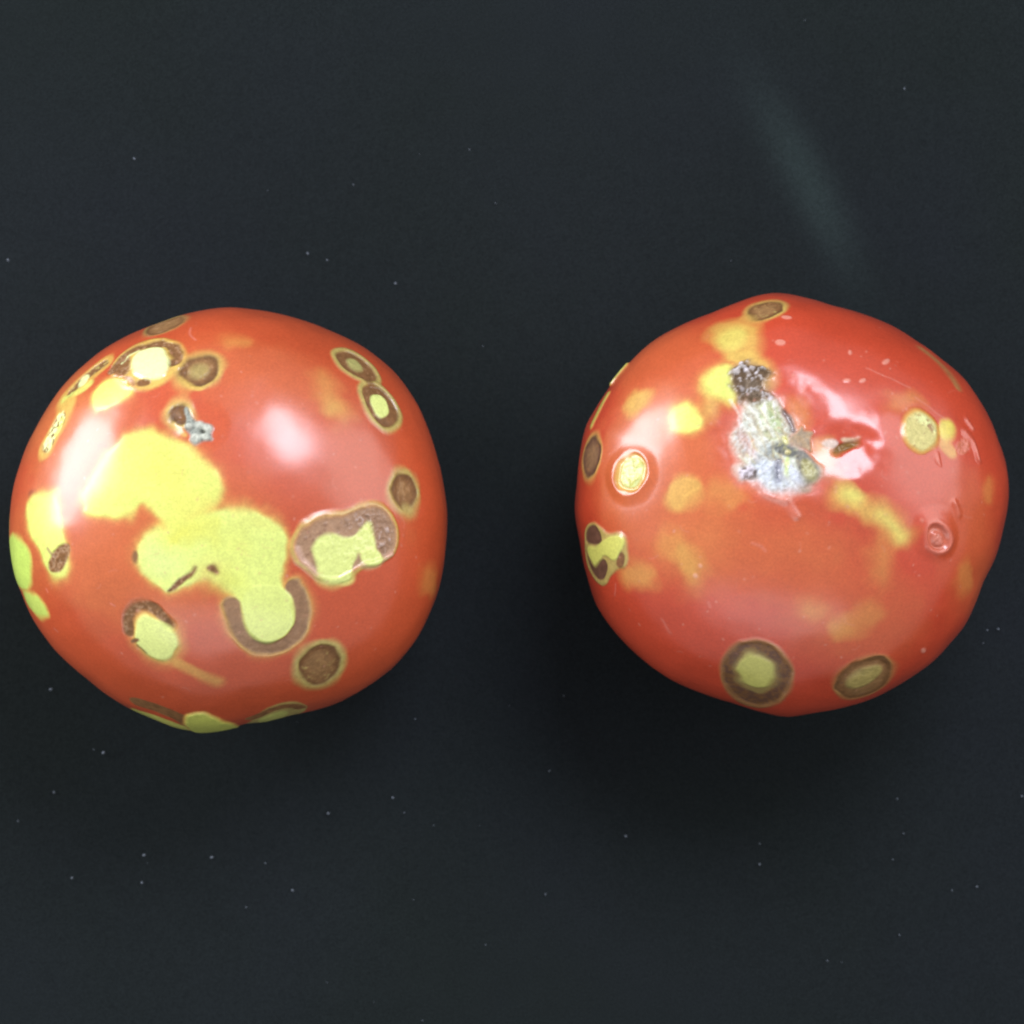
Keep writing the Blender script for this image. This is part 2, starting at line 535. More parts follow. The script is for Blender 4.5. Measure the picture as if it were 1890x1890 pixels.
L.line(U, 27, col=(.27, .155, .08), col2=TAN, thr=.35, soft=4, mott=.15, rough=.5, disp=-2.5, crust=.4, part='u')
L.poly([(443, 1105), (470, 1080), (515, 1078), (534, 1096), (544, 1117), (544, 1142), (532, 1166), (509, 1183), (486, 1187), (464, 1177), (453, 1155), (445, 1125)],
       col=(0.65, 0.76, 0.21), soft=4, part='B', disp=.8, mott=.07)
L.poly([(462, 1180), (486, 1190), (510, 1186), (535, 1168), (543, 1150), (538, 1166), (512, 1181), (487, 1185)], col=DRK, soft=2, a=.5, nz=1)
L.poly([(306, 1086), (320, 1079), (334, 1067), (348, 1056), (365, 1045), (361, 1057), (350, 1070), (337, 1082), (320, 1091)], col=BRN, col2=TAN, thr=.2, soft=4.5, nz=7, rough=.5, disp=-1, mott=.3, crust=.8)
L.poly([(380, 1052), (390, 1040), (400, 1046), (408, 1060), (396, 1062)], col=BRN, col2=TAN, thr=.2, soft=4.5, nz=7, rough=.5, mott=.3, crust=.8)
L.ell(248, 1028, 6, 11, 0, col=BRN, soft=4, mott=.2)

spot(L, 's1', 'ell', (590, 1228, 39, 33, 40), halo=13, hcol=HALG, label='plain brown spot below the horseshoe', col2=OLV)

# heart-shaped scab
H = [(543, 994), (573, 966), (605, 955), (643, 953), (668, 939), (689, 932), (712, 946), (728, 976), (729, 1003), (717, 1024), (691, 1034), (668, 1040), (646, 1058), (618, 1068), (589, 1059), (559, 1040), (543, 1018)]
L.part('h', 'brown_spot', None, 'heart-shaped brown scab with pale yellow middle')
L.poly(H, col=HALO, grow=9, soft=6, part='h', disp=3)
L.poly(H, col=PNK, grow=3, soft=4, a=.5, disp=1)
L.poly(H, col=(.35, .215, .125), col2=(.25, .145, .085), thr=.3, soft=4, part='h', mott=.14, rough=.55, disp=-3, crust=.9, nz=6)
L.poly([(660, 950), (690, 940), (715, 955), (724, 990), (715, 1020), (698, 1025), (694, 985), (680, 965), (650, 975), (615, 978)], col=(.30, .185, .115), col2=(.50, .39, .33), thr=.3, soft=7, a=.85, rough=.6, crust=2.6)
L.line([(548, 1015), (562, 1040), (590, 1060)], 9, col=(.60, .38, .28), soft=6, a=.7, disp=2.5)  # highlight on the scab's lower-left rim, painted pale over a raised edge
L.line([(668, 1042), (700, 1036), (720, 1022)], 9, col=(.60, .38, .28), soft=6, a=.7, disp=2.5, crust=1)
L.ell(618, 1066, 34, 16, 0, col=(.60, .58, .16), soft=9, a=.9)
L.ell(686, 1038, 24, 10, 15, col=(.58, .46, .22), soft=8, a=.8)
centre(L, 'hc', 'h', 'poly', ([(584, 984), (612, 986), (650, 998), (664, 975), (678, 962), (691, 980), (692, 1012), (706, 1036), (680, 1046), (664, 1038), (655, 1018), (652, 1046), (644, 1072), (618, 1078), (596, 1072), (588, 1046), (575, 1012)],), soft=5, disp=1)

# right-hand spots
spot(L, 's2', 'poly', ([(737, 865), (759, 881), (773, 909), (764, 936), (748, 948), (725, 927), (721, 902)],), halo=10, hcol=HALG, label='pointed brown spot above the heart-shaped scab')
L.poly([(735, 930), (765, 935), (757, 962)], col=HALG, soft=6, a=.8)
L.part('s3', 'brown_spot', None, 'upper of two joined brown spots near the right edge')
L.part('s4', 'brown_spot', None, 'lower of two joined brown spots, with larger yellow middle')
a3 = [(618, 649), (639, 646), (662, 656), (687, 679), (699, 698), (691, 706), (662, 697), (637, 681), (621, 663)]
a4 = [(664, 711), (696, 710), (719, 731), (734, 756), (737, 777), (716, 793), (694, 777), (675, 749)]
for k, p in (('s3', a3), ('s4', a4)):
    L.poly(p, col=HALG, grow=11, soft=5, part=k, disp=1.5)
for k, p in (('s3', a3), ('s4', a4)):
    L.poly(p, col=BRN, col2=TAN, thr=.5, soft=3, nz=3, mott=.25, rough=.35, disp=-4, crust=.4, part=k)
L.line([(676, 702), (690, 716)], 18, col=BRN, soft=6, a=.8, disp=-1)
centre(L, 's3c', 's3', 'ell', (656, 672, 17, 8, -38), col=(.42, .42, .14), soft=5, a=.85)
centre(L, 's4c', 's4', 'ell', (701, 748, 22, 14, -58), soft=3)
faint(L, 621, 754, 24, 18, 0, .75)
faint(L, 605, 720, 20, 40, 20, .4)
faint(L, 436, 631, 26, 9, 0, .4)
faint(L, 792, 1075, 14, 26, 0, .35)

# brown spot above the scar
spot(L, 's5', 'ell', (368, 683, 40, 26, 22), halo=7, label='brown spot above the blossom scar', col2=TAN, crust=1.2)
L.ell(366, 684, 18, 12, 20, col=OLV, soft=8, a=.8, disp=1)
L.poly([(328, 692), (340, 700), (363, 714), (385, 712), (360, 722), (335, 710)], col=YOR, soft=5, a=.8)

# blossom scar with its brown scab
spot(L, 's6', 'ell', (331, 762, 18, 20, -20), halo=8, hcol=(.55, .42, .12), label='small brown scab touching the blossom scar', rough=.7, crust=1.4)
L.line([(318, 785), (340, 800)], 8, col=YOR, soft=5, a=.9)
L.part('scar', 'blossom_scar', None, 'grey-green star-shaped corky scar')
L.poly([(337, 752), (345, 745), (352, 762), (362, 776), (380, 776), (392, 786), (388, 800), (394, 812), (378, 810), (368, 814), (358, 822), (346, 812), (352, 800), (338, 785), (345, 770)],
       col=(.30, .33, .28), col2=(.17, .19, .17), thr=.1, soft=3, part='scar', rough=.9, disp=2, crust=1.5, nz=4)
for (x, y, r1, r2, an) in ((366, 780, 8, 6, 30), (382, 787, 9, 7, -20), (360, 806, 9, 8, 30), (377, 803, 8, 6, -30), (348, 783, 6, 5, 0)):
    L.ell(x, y, r1, r2, an, col=(.46, .49, .41), soft=3, part='scar', rough=.9, disp=3, crust=.8, nz=2)
L.ell(373, 793, 5, 3, -20, col=(.07, .075, .05), soft=2, disp=-6, nz=1)

# upper-left scab: yellow middle, torn brown rim
L.part('ul', 'brown_spot', None, 'torn brown scab with yellow middle at upper left')
UL = [(207, 690), (212, 672), (230, 653), (255, 638), (290, 626), (322, 632), (340, 652), (335, 668), (318, 690), (296, 708), (262, 718), (240, 714), (222, 698)]
L.poly(UL, col=YOR, grow=6, soft=7, part='ul', disp=2)
arc = [(210, 684), (228, 662), (252, 645), (286, 634), (318, 640), (334, 656), (326, 668)]
L.line(arc, 23, col=BRN, col2=TAN, thr=.3, soft=4, part='ul', mott=.25, rough=.6, disp=-2.5, crust=1.6, nz=12)
L.poly([(208, 690), (216, 668), (236, 650), (246, 662), (240, 690), (226, 700)], col=TAN, col2=BRN, thr=-.05, soft=5, nz=8, part='ul', rough=.9, crust=2.5)
L.ell(240, 706, 12, 7, -35, col=TAN, col2=(.6, .5, .45), thr=.1, soft=4, part='ul', rough=.9, crust=2.5)
L.ell(265, 708, 13, 6, 15, col=BRN, soft=3, part='ul', rough=.8, crust=2)
L.line([(228, 672), (240, 658), (258, 650)], 7, col=PALE, soft=3, a=.9, disp=1)
centre(L, 'ulc', 'ul', 'poly', ([(243, 670), (258, 652), (280, 644), (300, 646), (316, 664), (316, 686), (296, 702), (268, 702), (248, 694)],), col=PALE, soft=4, disp=3)
yellow(L, 'ul2', [(177, 717), (196, 699), (221, 697), (237, 712), (250, 729), (214, 745), (182, 762), (172, 752)], rimw=12, label='small yellow patch below the torn scab')

# rim marks, left half
spot(L, 's7', 'ell', (304, 601, 37, 10, 22), halo=5, hcol=OLV, col=BRN, label='narrow brown spot on the top left edge')
L.part('s8', 'brown_spot', None, 'narrow brown streak with pale middle on the upper left edge')
L.line([(120, 735), (150, 705), (190, 672)], 56, col=YOR, soft=8, a=.8)
L.line([(132, 722), (155, 697), (190, 672)], 30, col=BRN, col2=OLV, thr=.1, soft=4, part='s8', rough=.6, disp=-2, crust=1)
L.ell(153, 703, 14, 6, 50, col=PALE, soft=3)
L.line([(118, 737), (150, 722), (165, 708)], 20, col=YEL, soft=6, a=.8)
L.part('s9', 'brown_spot', None, 'small wrinkled brown mark on the left edge')
L.line([(124, 750), (107, 785), (84, 825)], 54, col=YOR, soft=8, a=.85, part='s9')
L.line([(110, 775), (100, 795), (87, 820)], 36, col=BRN, col2=PALE, thr=.05, soft=4, part='s9', rough=.8, disp=-1, crust=2)
L.line([(114, 775), (104, 800)], 13, col=YEL, soft=3, a=.9)
L.ell(60, 913, 7, 10, 0, col=(.30, .07, .03), soft=4)
yellow(L, 'lp', [(66, 911), (90, 908), (109, 913), (114, 970), (127, 1005), (130, 1028), (127, 1057), (102, 1071), (84, 1053), (75, 1021), (54, 982), (47, 953), (52, 930)], col=(.64, .72, .16), label='yellow patch with brown foot near the left edge')
L.part('lpb', 'brown_spot', 'lp')
L.ell(110, 1030, 30, 15, 60, col=TAN, col2=BRN, thr=-.05, soft=4, part='lpb', rough=.8, disp=-1, crust=2)
L.line([(88, 1012), (102, 1028)], 6, col=TAN, soft=3, a=.8)
yellow(L, 'lr', [(10, 985), (34, 989), (52, 1016), (60, 1048), (57, 1076), (44, 1090), (20, 1080), (0, 1040)], col=(.52, .70, .13), rim=YOR, rimw=6, label='green-yellow patch on the left edge')
yellow(L, 'lr2', [(40, 1085), (62, 1092), (78, 1108), (90, 1130), (90, 1143), (72, 1138), (50, 1115)], col=(.52, .66, .13), rim=YOR, rimw=7, label='narrow yellow patch at the lower left edge')
L.line([(20, 900), (14, 980)], 10, col=YEL, soft=6, a=.7)

# lower-left ring
L.part('ring', 'brown_spot', None, 'brown arc over a yellow spot at lower left')
RG = [(238, 1167), (235, 1139), (249, 1121), (273, 1118), (296, 1131), (313, 1152)]
Y9 = [(250, 1145), (268, 1131), (296, 1144), (323, 1160), (330, 1192), (318, 1217), (291, 1219), (262, 1198), (248, 1176)]
L.poly(Y9, col=ORA, grow=16, soft=14, a=.8)
L.poly(Y9, col=YOR, grow=6, soft=7, a=.8, part='ring')
L.line(RG, 19, col=BRN, col2=TAN, thr=.2, soft=4, part='ring', mott=.25, rough=.6, disp=-2, crust=.8)
centre(L, 'ringc', 'ring', 'poly', (Y9,), soft=4, disp=2)
L.ell(250, 1181, 8, 4, 20, col=BRN, soft=3)
L.line([(255, 1190), (270, 1203)], 5, col=BRN, soft=3, a=.8)
L.line([(330, 1225), (365, 1243), (402, 1258)], 22, col=YOR, soft=10, a=.55)

# underside marks at the lower edge
L.part('b1', 'brown_spot', None, 'brown arc on the lower left edge')
L.line([(262, 1316), (310, 1333), (345, 1345)], 60, col=YEL, soft=6, a=.9, part='b1')
L.line([(255, 1297), (296, 1309), (337, 1325), (358, 1342)], 40, col=BRN, soft=4, part='b1', rough=.5, mott=.3)
yellow(L, 'b2', [(340, 1320), (365, 1314), (390, 1317), (432, 1336), (450, 1350), (420, 1370), (370, 1375), (350, 1345)], col=(.55, .60, .12), rimw=6, label='yellow patch on the bottom edge', disp=3)
L.part('b3', 'brown_spot', None, 'flat brown and yellow spot on the bottom edge')
L.poly([(452, 1336), (480, 1312), (520, 1297), (555, 1296), (572, 1308), (550, 1325), (510, 1342), (465, 1350)], col=HALG, soft=5, part='b3')
L.line([(462, 1326), (500, 1310), (545, 1303), (556, 1309)], 26, col=BRN, soft=3, part='b3', rough=.5, mott=.3)
L.poly([(474, 1327), (505, 1317), (532, 1313), (530, 1323), (500, 1340), (478, 1342)], col=(.50, .52, .13), soft=3, part='b3')
# pale scratches
for p in ([(352, 605), (350, 617), (360, 627)], [(100, 1160), (107, 1166)], [(85, 1086), (88, 1092)], [(205, 1115), (212, 1118)], [(180, 822), (197, 824)]):
    L.line(p, 2.5, col=PNK if p[0] != (180, 822) else BRN, soft=2.5, a=.8, nz=2)
flecks(L, 5)
L.build()

# ------------------------------------------------------------------ right tomato
R = Tomato('tomato', 'lumpy red tomato with large whitish corky stem scar and ringed brown spots', (1460, 930), [
    (1427, 541), (1393, 548), (1359, 560), (1313, 578), (1256, 601), (1199, 635), (1154, 680), (1124, 717), (1097, 758), (1081, 785),
    (1070, 833), (1063, 894), (1060, 943), (1070, 1000), (1083, 1061), (1101, 1118), (1131, 1161), (1177, 1211), (1233, 1252),
    (1290, 1277), (1347, 1295), (1404, 1311), (1450, 1321), (1474, 1319), (1508, 1314), (1565, 1302), (1611, 1286), (1667, 1257),
    (1713, 1225), (1747, 1191), (1777, 1157), (1797, 1118), (1813, 1075), (1836, 1031), (1850, 977), (1861, 920), (1861, 905),
    (1856, 858), (1840, 810), (1815, 753), (1781, 703), (1736, 664), (1690, 630), (1645, 603), (1588, 580), (1531, 564), (1485, 550), (1455, 543)],
    290, 29)
R.pig[:] = np.array([0.465, 0.056, 0.022])
for (x, y, r1, r2, an, a) in ((1230, 900, 120, 170, 10, .35), (1400, 1010, 170, 70, 0, .30), (1240, 690, 110, 70, 35, .25), (1580, 1130, 120, 90, 0, .2), (1790, 1000, 40, 120, 0, .2)):
    faint(R, x, y, r1, r2, an, a, ORA, 60)
# shoulder dents round the stem end
R.ell(1415, 805, 95, 90, 0, disp=-14, soft=58, nz=6)
R.ell(1563, 826, 38, 30, 10, disp=-9, soft=30, nz=6)
R.ell(1640, 800, 30, 50, 20, disp=3, soft=26, nz=6)
R.ell(1440, 920, 60, 18, 0, disp=4, soft=22, nz=6)

spot(R, 'r1', 'ell', (1413, 573, 36, 15, 12), halo=6, col=BRN, label='brown spot at the top edge', col2=OLV, crust=1)
R.poly([(1302, 614), (1330, 596), (1359, 589), (1395, 591), (1406, 621), (1400, 657), (1385, 680), (1355, 668), (1329, 646)], col=YOR, soft=20, a=.8, nz=10, mott=.05)
R.ell(1350, 628, 30, 20, 30, col=YEL, soft=16, a=.45)
R.poly([(1330, 650), (1400, 650), (1430, 680), (1425, 720), (1360, 700)], col=YOR, soft=14, a=.8, nz=6)
yellow(R, 'p1', [(1293, 717), (1313, 680), (1345, 670), (1362, 700), (1360, 740), (1313, 739)], rimw=18, soft=11, label='yellow patch beside the dark crust')
R.poly([(1295, 740), (1330, 735), (1320, 770), (1290, 775)], col=YOR, soft=14, a=.7)
yellow(R, 'p2', [(1233, 760), (1263, 739), (1281, 751), (1299, 776), (1286, 798), (1245, 798)], rimw=16, soft=8, label='small round yellow patch')
R.poly([(1145, 755), (1177, 717), (1208, 721), (1195, 750), (1167, 773)], col=YOR, soft=12, a=.75, nz=8)
R.line([(1158, 676), (1130, 708)], 14, col=(.40, .50, .10), soft=5, a=.9, disp=4)
R.line([(1122, 728), (1092, 785)], 18, col=(.42, .46, .09), soft=6, a=.8, disp=2)
spot(R, 'r2', 'ell', (1092, 843, 38, 15, 82), halo=5, col=BRD, label='dark oval spot on the left edge', col2=BRN)
# bulging ringed spot
R.ell(1164, 876, 42, 34, 72, disp=7, soft=20, nz=3)
R.part('bulge', 'yellow_patch', None, 'bulging pale yellow spot with shiny rim')
R.ell(1166, 873, 34, 26, 75, col=YOR, soft=7, disp=-7, part='bulge')
R.ell(1167, 872, 29, 20, 75, col=(.60, .66, .26), col2=(.52, .52, .12), thr=.25, soft=4, disp=2, crust=1.6, part='bulge', rough=.3)
R.poly([(1233, 885), (1268, 869), (1295, 885), (1286, 921), (1256, 949), (1227, 930)], col=YOR, soft=14, a=.7, nz=8)
faint(R, 1336, 912, 36, 26, 0, .35)
faint(R, 1268, 1034, 22, 28, 30, .65)
faint(R, 1235, 1000, 26, 20, 0, .35)
faint(R, 1279, 1066, 10, 12, 0, .5)
faint(R, 1177, 1064, 34, 22, -30, .6)
for (x, y, r1, r2, a) in ((1554, 1159, 28, 22, .5), (1604, 1136, 26, 22, .35), (1497, 1125, 26, 18, .35), (1781, 1068, 14, 30, .3), (1825, 905, 8, 22, .3), (1629, 1034, 16, 40, .4), (1515, 840, 22, 30, .7), (1470, 775, 16, 40, .5), (1672, 740, 30, 16, .35)):
    faint(R, x, y, r1, r2, 0, a)
# left-edge scab
R.part('le', 'brown_spot', None, 'broken brown scab with yellow patch on the lower left edge')
R.poly([(1080, 975), (1092, 962), (1112, 972), (1120, 984), (1150, 980), (1160, 1012), (1160, 1045), (1135, 1052), (1118, 1084), (1100, 1074), (1082, 1040)], col=HALG, soft=5, part='le', disp=2)
R.poly([(1083, 985), (1088, 970), (1100, 968), (1110, 984), (1113, 1004), (1084, 1004)], col=BRD, soft=3, part='le', rough=.4, disp=-2, mott=.3)
R.poly([(1081, 1012), (1092, 1040), (1100, 1050), (1114, 1026), (1126, 1047), (1113, 1076), (1092, 1056)], col=BRD, soft=3, part='le', rough=.4, disp=-2, mott=.3)
R.ell(1147, 1034, 7, 14, -10, col=BRN, soft=3, part='le', mott=.3)
centre(R, 'lec', 'le', 'poly', ([(1085, 1009), (1110, 1004), (1117, 990), (1135, 986), (1149, 990), (1154, 1011), (1145, 1022), (1136, 1036), (1118, 1020), (1110, 1028), (1101, 1046), (1090, 1029)],), col=(.60, .64, .14), soft=3)
# bottom ringed spots
R.part('b1', 'brown_spot', None, 'ring-shaped brown spot with green-yellow middle at the bottom')
R.ell(1397, 1243, 64, 58, -25, col=(.34, .17, .06), grow=3, soft=6, part='b1', disp=1)
R.ell(1397, 1243, 62, 54, -25, col=BRN, col2=BRD, thr=.0, soft=7, nz=6, part='b1', rough=.35, disp=-3, mott=.2)
R.ell(1396, 1241, 40, 36, -25, col=OLV, soft=10, a=.7, nz=9)
centre(R, 'b1c', 'b1', 'ell', (1396, 1240, 31, 28, -25), col=(.50, .50, .13), soft=8, nz=9)
spot(R, 'b2', 'ell', (1595, 1250, 54, 30, 27), halo=5, hcol=(.36, .19, .06), col=BRN, col2=BRD, label='oval brown spot with olive middle at lower right')
centre(R, 'b2c', 'b2', 'ell', (1594, 1250, 34, 13, 27), col=(.36, .29, .09), soft=7, mott=.2)
# right-hand marks
R.line([(1556, 914), (1599, 936), (1640, 958), (1663, 990)], 34, col=YOR, soft=18, a=.8, nz=10)
R.ell(1572, 912, 22, 14, -20, col=YEL, soft=14, a=.6)
R.line([(1625, 952), (1650, 968), (1664, 992)], 16, col=YEL, soft=13, a=.5)
R.part('hole', 'wound', None, 'small sunken brown wound right of the stem scar')
R.poly([(1515, 815), (1530, 808), (1552, 814), (1545, 828), (1525, 828)], col=(.62, .55, .48), soft=5, a=.85, rough=.7, crust=1.5, part='hole')
R.poly([(1550, 808), (1585, 806), (1588, 812), (1560, 818)], col=(.50, .46, .30), soft=5, a=.7, rough=.7, crust=1.5, part='hole', nz=8)
R.poly([(1536, 836), (1548, 822), (1562, 816), (1588, 812), (1586, 822), (1565, 832), (1545, 842)], col=(.20, .11, .025), soft=5, nz=8, part='hole', disp=-4, rough=.5, crust=2.5)
R.part('crust', 'pale_scab', None, 'pale yellow crusty scab near the right shoulder')
CR = [(1670, 776), (1688, 758), (1713, 769), (1729, 792), (1724, 821), (1702, 837), (1677, 823), (1668, 798)]
R.poly(CR, col=YOR, grow=6, soft=5, a=.8, part='crust', disp=2)
R.poly(CR, col=(.54, .50, .20), col2=(.40, .33, .15), thr=.45, soft=4, part='crust', rough=.8, disp=2, crust=1.6)
R.poly([(1685, 768), (1705, 768), (1722, 790), (1722, 806), (1710, 790), (1690, 780)], col=(.33, .19, .11), col2=PALE, thr=.1, soft=4, a=.8, rough=.9, crust=2)
yellow(R, 'p3', [(1730, 785), (1745, 772), (1758, 780), (1762, 800), (1750, 812), (1735, 805)], col=(.62, .52, .09), rimw=8, label='small yellow patch beside the pale scab')
R.poly([(1730, 830), (1735, 850), (1738, 866), (1722, 846)], col=PNK, soft=6, a=.4, disp=1.5)
R.poly([(1725, 815), (1750, 810), (1770, 840), (1755, 850)], col=YOR, soft=7, a=.6)
R.ell(1777, 825, 11, 14, -20, col=PNK, col2=(.45, .12, .06), thr=.1, soft=4, rough=.5, crust=2)
R.line([(1781, 798), (1798, 820), (1805, 848)], 10, col=PNK, soft=7, a=.3, disp=4)
R.line([(1784, 776), (1794, 790)], 8, col=PNK, soft=6, a=.3, disp=3)
R.line([(1762, 930), (1770, 948)], 9, col=PNK, soft=7, a=.3, disp=4)
# puckered ring
R.part('pucker', 'puckered_ring', None, 'puckered pink ring at the right')
R.ell(1727, 985, 33, 40, 15, disp=6, soft=16, nz=3, part='pucker')
R.ell(1729, 991, 24, 30, 15, col=PNK, soft=5, a=.5, disp=2, part='pucker')
R.ell(1728, 992, 17, 22, 20, col=(.46, .10, .05), soft=4, disp=-8, part='pucker', nz=3)
R.ell(1729, 994, 9, 13, 20, col=PNK, soft=4, a=.7, disp=5, part='pucker', crust=1.5)
R.line([(1700, 645), (1740, 678), (1766, 716)], 20, col=(.30, .19, .065), soft=10, a=.7)
# corky stem scar
R.part('cork', 'stem_scar', None, 'whitish corky stem scar')
R.part('dark', 'dark_crust', None, 'dark brown speckled crust at the top of the stem scar')
R.part('sep', 'dried_sepal', 'cork', 'grey-olive shrivelled sepal lying on the scar')
R.part('wing', 'dried_sepal', 'cork', 'torn brown sepal tip')
CK = [(1376, 738), (1410, 728), (1435, 734), (1451, 758), (1463, 784), (1456, 809), (1472, 826), (1500, 843), (1514, 865), (1505, 894), (1480, 906), (1444, 910), (1410, 908),
      (1392, 890), (1366, 887), (1362, 863), (1374, 850), (1352, 812), (1350, 792), (1366, 758)]
R.poly(CK, col=PNK, grow=12, soft=12, a=.6, nz=8)  # pink shine round the scar's rim, put into the skin colour
R.poly(CK, col=(.46, .42, .33), col2=(.54, .58, .50), thr=0, soft=12, part='cork', rough=1, disp=4, crust=1.5, nz=14)
R.poly([(1395, 745), (1430, 738), (1445, 765), (1440, 800), (1425, 815), (1400, 780)], col=(.48, .57, .33), col2=(.60, .64, .54), thr=.1, soft=12, rough=1, disp=2, crust=1.2)
R.poly([(1352, 795), (1372, 790), (1400, 820), (1400, 845), (1375, 835)], col=(.50, .36, .31), col2=(.54, .49, .49), thr=.1, soft=12, rough=.9, crust=1.5)
for p in ([(1385, 745), (1398, 770), (1412, 790)], [(1372, 760), (1395, 790), (1418, 810)], [(1405, 740), (1412, 770), (1428, 800)], [(1365, 780), (1395, 812), (1425, 826)]):
    R.line(p, 4, col=(.66, .68, .61), soft=4, disp=3, crust=1, nz=8, rough=.9)
R.poly([(1378, 855), (1410, 845), (1440, 850), (1450, 880), (1480, 898), (1440, 905), (1405, 898), (1385, 880)], col=(.45, .50, .53), col2=(.56, .62, .68), thr=.05, soft=12, rough=1, disp=2, crust=1.2)
R.poly([(1400, 820), (1435, 812), (1440, 845), (1405, 850)], col=(.30, .33, .31), col2=(.43, .48, .46), thr=.05, soft=9, rough=1, crust=1.4)
rr = random.Random(8)
for _ in range(70):                                   # corky fibres
    x, y = rr.uniform(1350, 1450), rr.uniform(735, 850)
    if x < 1350 + (y - 735) * .15 or x > 1440 + (y - 735) * .3:
        continue
    an = rr.gauss(-58, 16)
    ln = rr.uniform(8, 24)
    ca, sa = math.cos(math.radians(an)) * ln, -math.sin(math.radians(an)) * ln
    R.line([(x - ca, y - sa), (x + rr.uniform(-3, 3), y), (x + ca, y + sa)], rr.uniform(1, 3), col=rr.choice(((.66, .70, .60), (.60, .66, .46), (.70, .68, .66), (.40, .34, .18), (.30, .27, .22), (.52, .42, .20))), soft=2.5, a=rr.uniform(.35, .8), disp=1.2, nz=5, rough=1)
for _ in range(45):
    an = rr.uniform(150, 330)
    r0 = rr.uniform(18, 55)
    x, y = 1440 + r0 * math.cos(math.radians(an)) * 1.1, 852 - r0 * math.sin(math.radians(an)) * .9
    ln = rr.uniform(5, 14)
    ca, sa = math.cos(math.radians(an)) * ln, -math.sin(math.radians(an)) * ln
    R.line([(x - ca, y - sa), (x + ca, y + sa)], rr.uniform(1, 3.5), col=rr.choice(((.62, .68, .72), (.70, .72, .74), (.40, .42, .46), (.26, .27, .28), (.56, .60, .48))), soft=3, a=rr.uniform(.3, .7), disp=1, nz=5, rough=1)
R.line([(1437, 850), (1437, 885)], 10, col=(.17, .175, .22), soft=5, a=.8, disp=-4)
R.line([(1452, 845), (1455, 875)], 7, col=(.52, .62, .24), soft=4, a=.9, disp=1)
R.poly([(1458, 850), (1468, 870), (1482, 893), (1455, 885)], col=(.54, .59, .66), soft=5, disp=2, rough=.9)
R.ell(1452, 828, 24, 12, -25, col=(.17, .18, .165), col2=(.30, .30, .17), thr=.25, soft=7, rough=1, disp=3, crust=2.5)
R.ell(1453, 833, 6, 5, 0, col=(.52, .48, .22), soft=3, disp=4, crust=3)
R.poly([(1440, 800), (1450, 800), (1456, 815), (1446, 818)], col=(.50, .50, .10), soft=4)
R.line([(1448, 756), (1458, 770), (1463, 790)], 9, col=(.13, .11, .10), soft=3, a=.85, disp=-4, mott=.3)
R.poly([(1452, 808), (1465, 796), (1480, 784), (1482, 795), (1506, 794), (1495, 808), (1500, 832), (1487, 828), (1470, 822)], col=(.40, .30, .19), col2=(.30, .24, .17), thr=.1, soft=3.5, part='wing', rough=1, disp=4, crust=1.5, nz=6)
R.poly([(1464, 838), (1476, 828), (1496, 838), (1510, 860), (1510, 880), (1500, 894), (1486, 894), (1474, 874)], col=(.20, .20, .18), col2=(.28, .26, .19), thr=.2, soft=5, part='sep', rough=.9, disp=6, crust=1, nz=4)
R.ell(1492, 868, 22, 11, -65, col=(.36, .34, .15), col2=(.46, .46, .26), thr=.2, soft=6, part='sep', rough=.6, disp=-3, crust=1)
R.poly([(1470, 898), (1490, 900), (1498, 908), (1478, 912)], col=(.30, .24, .17), soft=4, a=.8)
R.ell(1385, 704, 41, 33, -30, col=(.30, .20, .10), soft=8, a=.8, nz=10)
R.ell(1385, 706, 38, 29, -35, col=(.11, .075, .045), col2=(.38, .35, .33), thr=.28, soft=5, part='dark', rough=1, disp=3, crust=3.0, nz=20)
for (x, y, r1, r2, an) in ((1352, 690, 10, 5, 20), (1412, 690, 14, 6, -10), (1365, 735, 8, 10, 30), (1420, 726, 10, 6, -40), (1372, 676, 12, 6, 40), (1395, 738, 12, 7, 10), (1348, 712, 9, 5, -30)):
    R.ell(x, y, r1, r2, an, col=(.14, .095, .055), col2=(.44, .42, .40), thr=.2, soft=5, part='dark', rough=.9, disp=1.5, crust=3, nz=10, a=.85)
for (x, y, r) in ((1368, 671, 4), (1360, 684, 3), (1378, 684, 4), (1395, 690, 3), (1405, 722, 4), (1421, 733, 5), (1388, 700, 3), (1372, 716, 4)):
    R.ell(x, y, r, r * .7, 30, col=(.58, .56, .58), soft=2.5, disp=1.5, nz=3, rough=.5)
R.ell(1390, 715, 20, 14, -30, col=(.17, .13, .09), col2=(.42, .41, .42), thr=.3, soft=6, rough=1, crust=2)
R.ell(1380, 874, 15, 14, 0, col=(.22, .18, .16), col2=(.55, .52, .56), thr=.1, soft=4, rough=1, disp=-1, crust=4, nz=6)
R.line([(1395, 895), (1412, 916), (1450, 922)], 8, col=PNK, soft=5, a=.6, disp=5)
R.line([(1452, 925), (1470, 955)], 8, col=PNK, soft=6, a=.5, disp=4)
# pale flecks and scratches
for (x, y, r1, r2, an) in ((1440, 633, 9, 5, -5), (1452, 587, 9, 3, -5), (1569, 651, 3, 4, 0), (1635, 668, 7, 4, 30), (1563, 702, 6, 3, 0), (1592, 702, 6, 3, 20), (1704, 1200, 4, 4, 0), (1283, 1062, 4, 4, 0), (1292, 1044, 3, 3, 0)):
    R.ell(x, y, r1, r2, an, col=(.74, .40, .30), soft=2.5, a=.5, nz=1, disp=.6)
for p in ([(1137, 1078), (1135, 1098)], [(1222, 1145), (1238, 1170)], [(1390, 1002), (1404, 1006), (1412, 1016)], [(1600, 682), (1650, 700), (1680, 716)], [(1690, 735), (1725, 760), (1745, 775)], [(1308, 1112), (1310, 1120)]):
    R.line(p, 3, col=(.60, .24, .18), soft=4, a=.4, nz=4)
flecks(R, 9)
R.build()

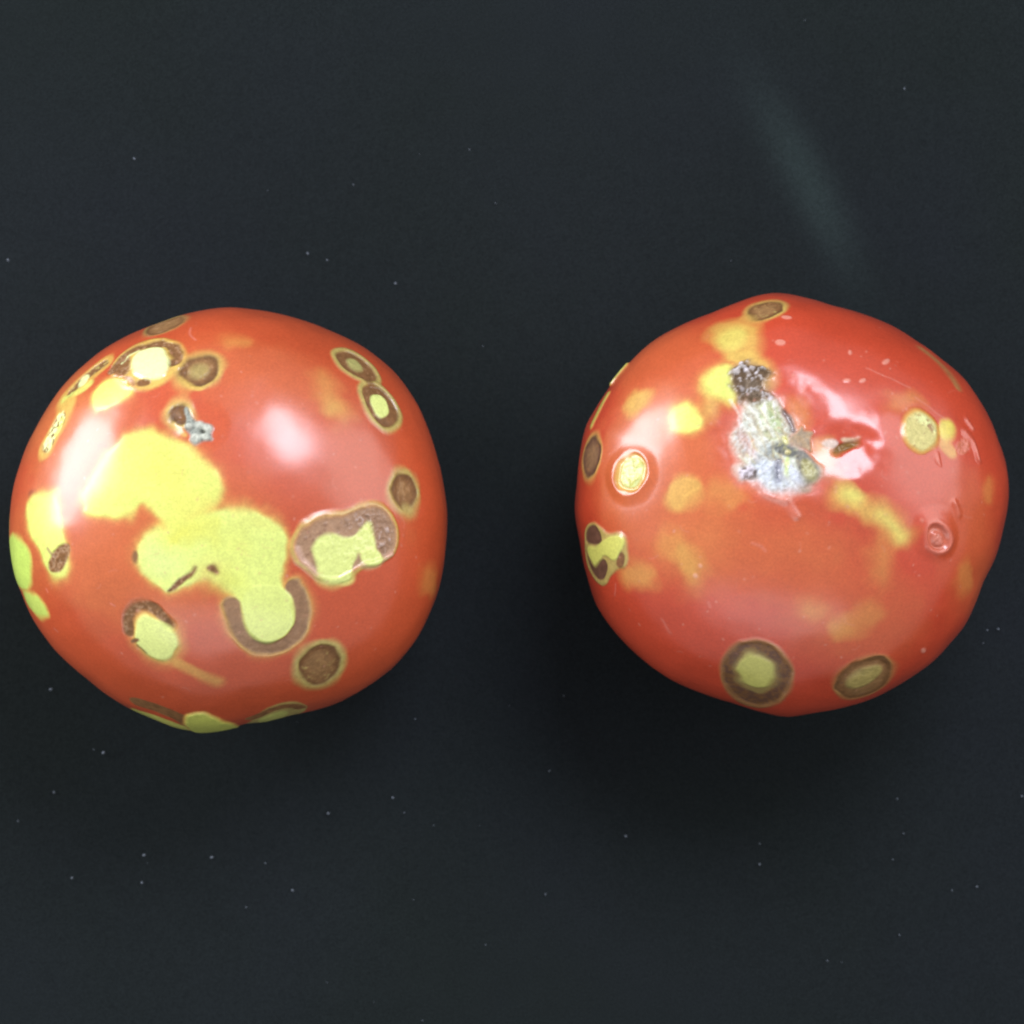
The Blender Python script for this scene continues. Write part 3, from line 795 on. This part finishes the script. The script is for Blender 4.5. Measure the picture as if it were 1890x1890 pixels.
# ------------------------------------------------------------------ lint specks on the cloth
def make_dust():
    rnd = random.Random(5)
    m = NT('pale_lint')
    m.b.inputs['Base Color'].default_value = (0.11, 0.135, 0.165, 1)
    m.b.inputs['Roughness'].default_value = 0.9
    V, F = [], []
    def speck(x, y, r, st=1.0, an=0.0):
        b = len(V)
        z = 0.0003
        for k in range(6):
            w = k * math.pi / 3
            px, py = r * st * math.cos(w), r * math.sin(w)
            V.append((x + px * math.cos(an) - py * math.sin(an), y + px * math.sin(an) + py * math.cos(an), z))
        V.append((x, y, z + r * .9))
        V.append((x, y, z - r * .5))
        for k in range(6):
            F.append((b + k, b + (k + 1) % 6, b + 6))
            F.append((b + (k + 1) % 6, b + k, b + 7))
    seen = [(568, 468, 4), (604, 480, 3), (248, 293, 4), (730, 523, 5), (15, 480, 4), (94, 1272, 5), (191, 1389, 6), (100, 1462, 4), (725, 1472, 5), (606, 1501, 5),
            (266, 1578, 5), (391, 1582, 5), (133, 1620, 4), (262, 1629, 5), (490, 1593, 3), (540, 1643, 4), (1155, 1543, 5), (1402, 1595, 4), (1402, 1557, 3), (1842, 1161, 4), (1822, 1163, 3), (1886, 1469, 4), (1803, 1636, 4), (1757, 1643, 3), (1648, 1586, 3), (1656, 1474, 3)]
    k = CAM_Z / (CAM_Z - EQ)
    for x, y, d in seen:
        speck((x - 945) * MM * k, (945 - y) * MM * k, d * .5 * MM, rnd.uniform(1, 1.5), rnd.uniform(0, 3))
    for _ in range(70):
        x, y = rnd.uniform(-.11, .11), rnd.uniform(-.11, .11)
        if y > -.02 and rnd.random() < .6:
            continue
        speck(x, y, rnd.uniform(.5, 1.2) * MM, rnd.uniform(1, 2.5), rnd.uniform(0, 3))
    me = bpy.data.meshes.new('dust')
    me.from_pydata(V, [], F)
    me.materials.append(m.m)
    o = bpy.data.objects.new('dust', me)
    COL.objects.link(o)
    o['kind'] = 'stuff'
    o['label'] = 'pale lint specks scattered over the black cloth'
    o['category'] = 'dust'
make_dust()
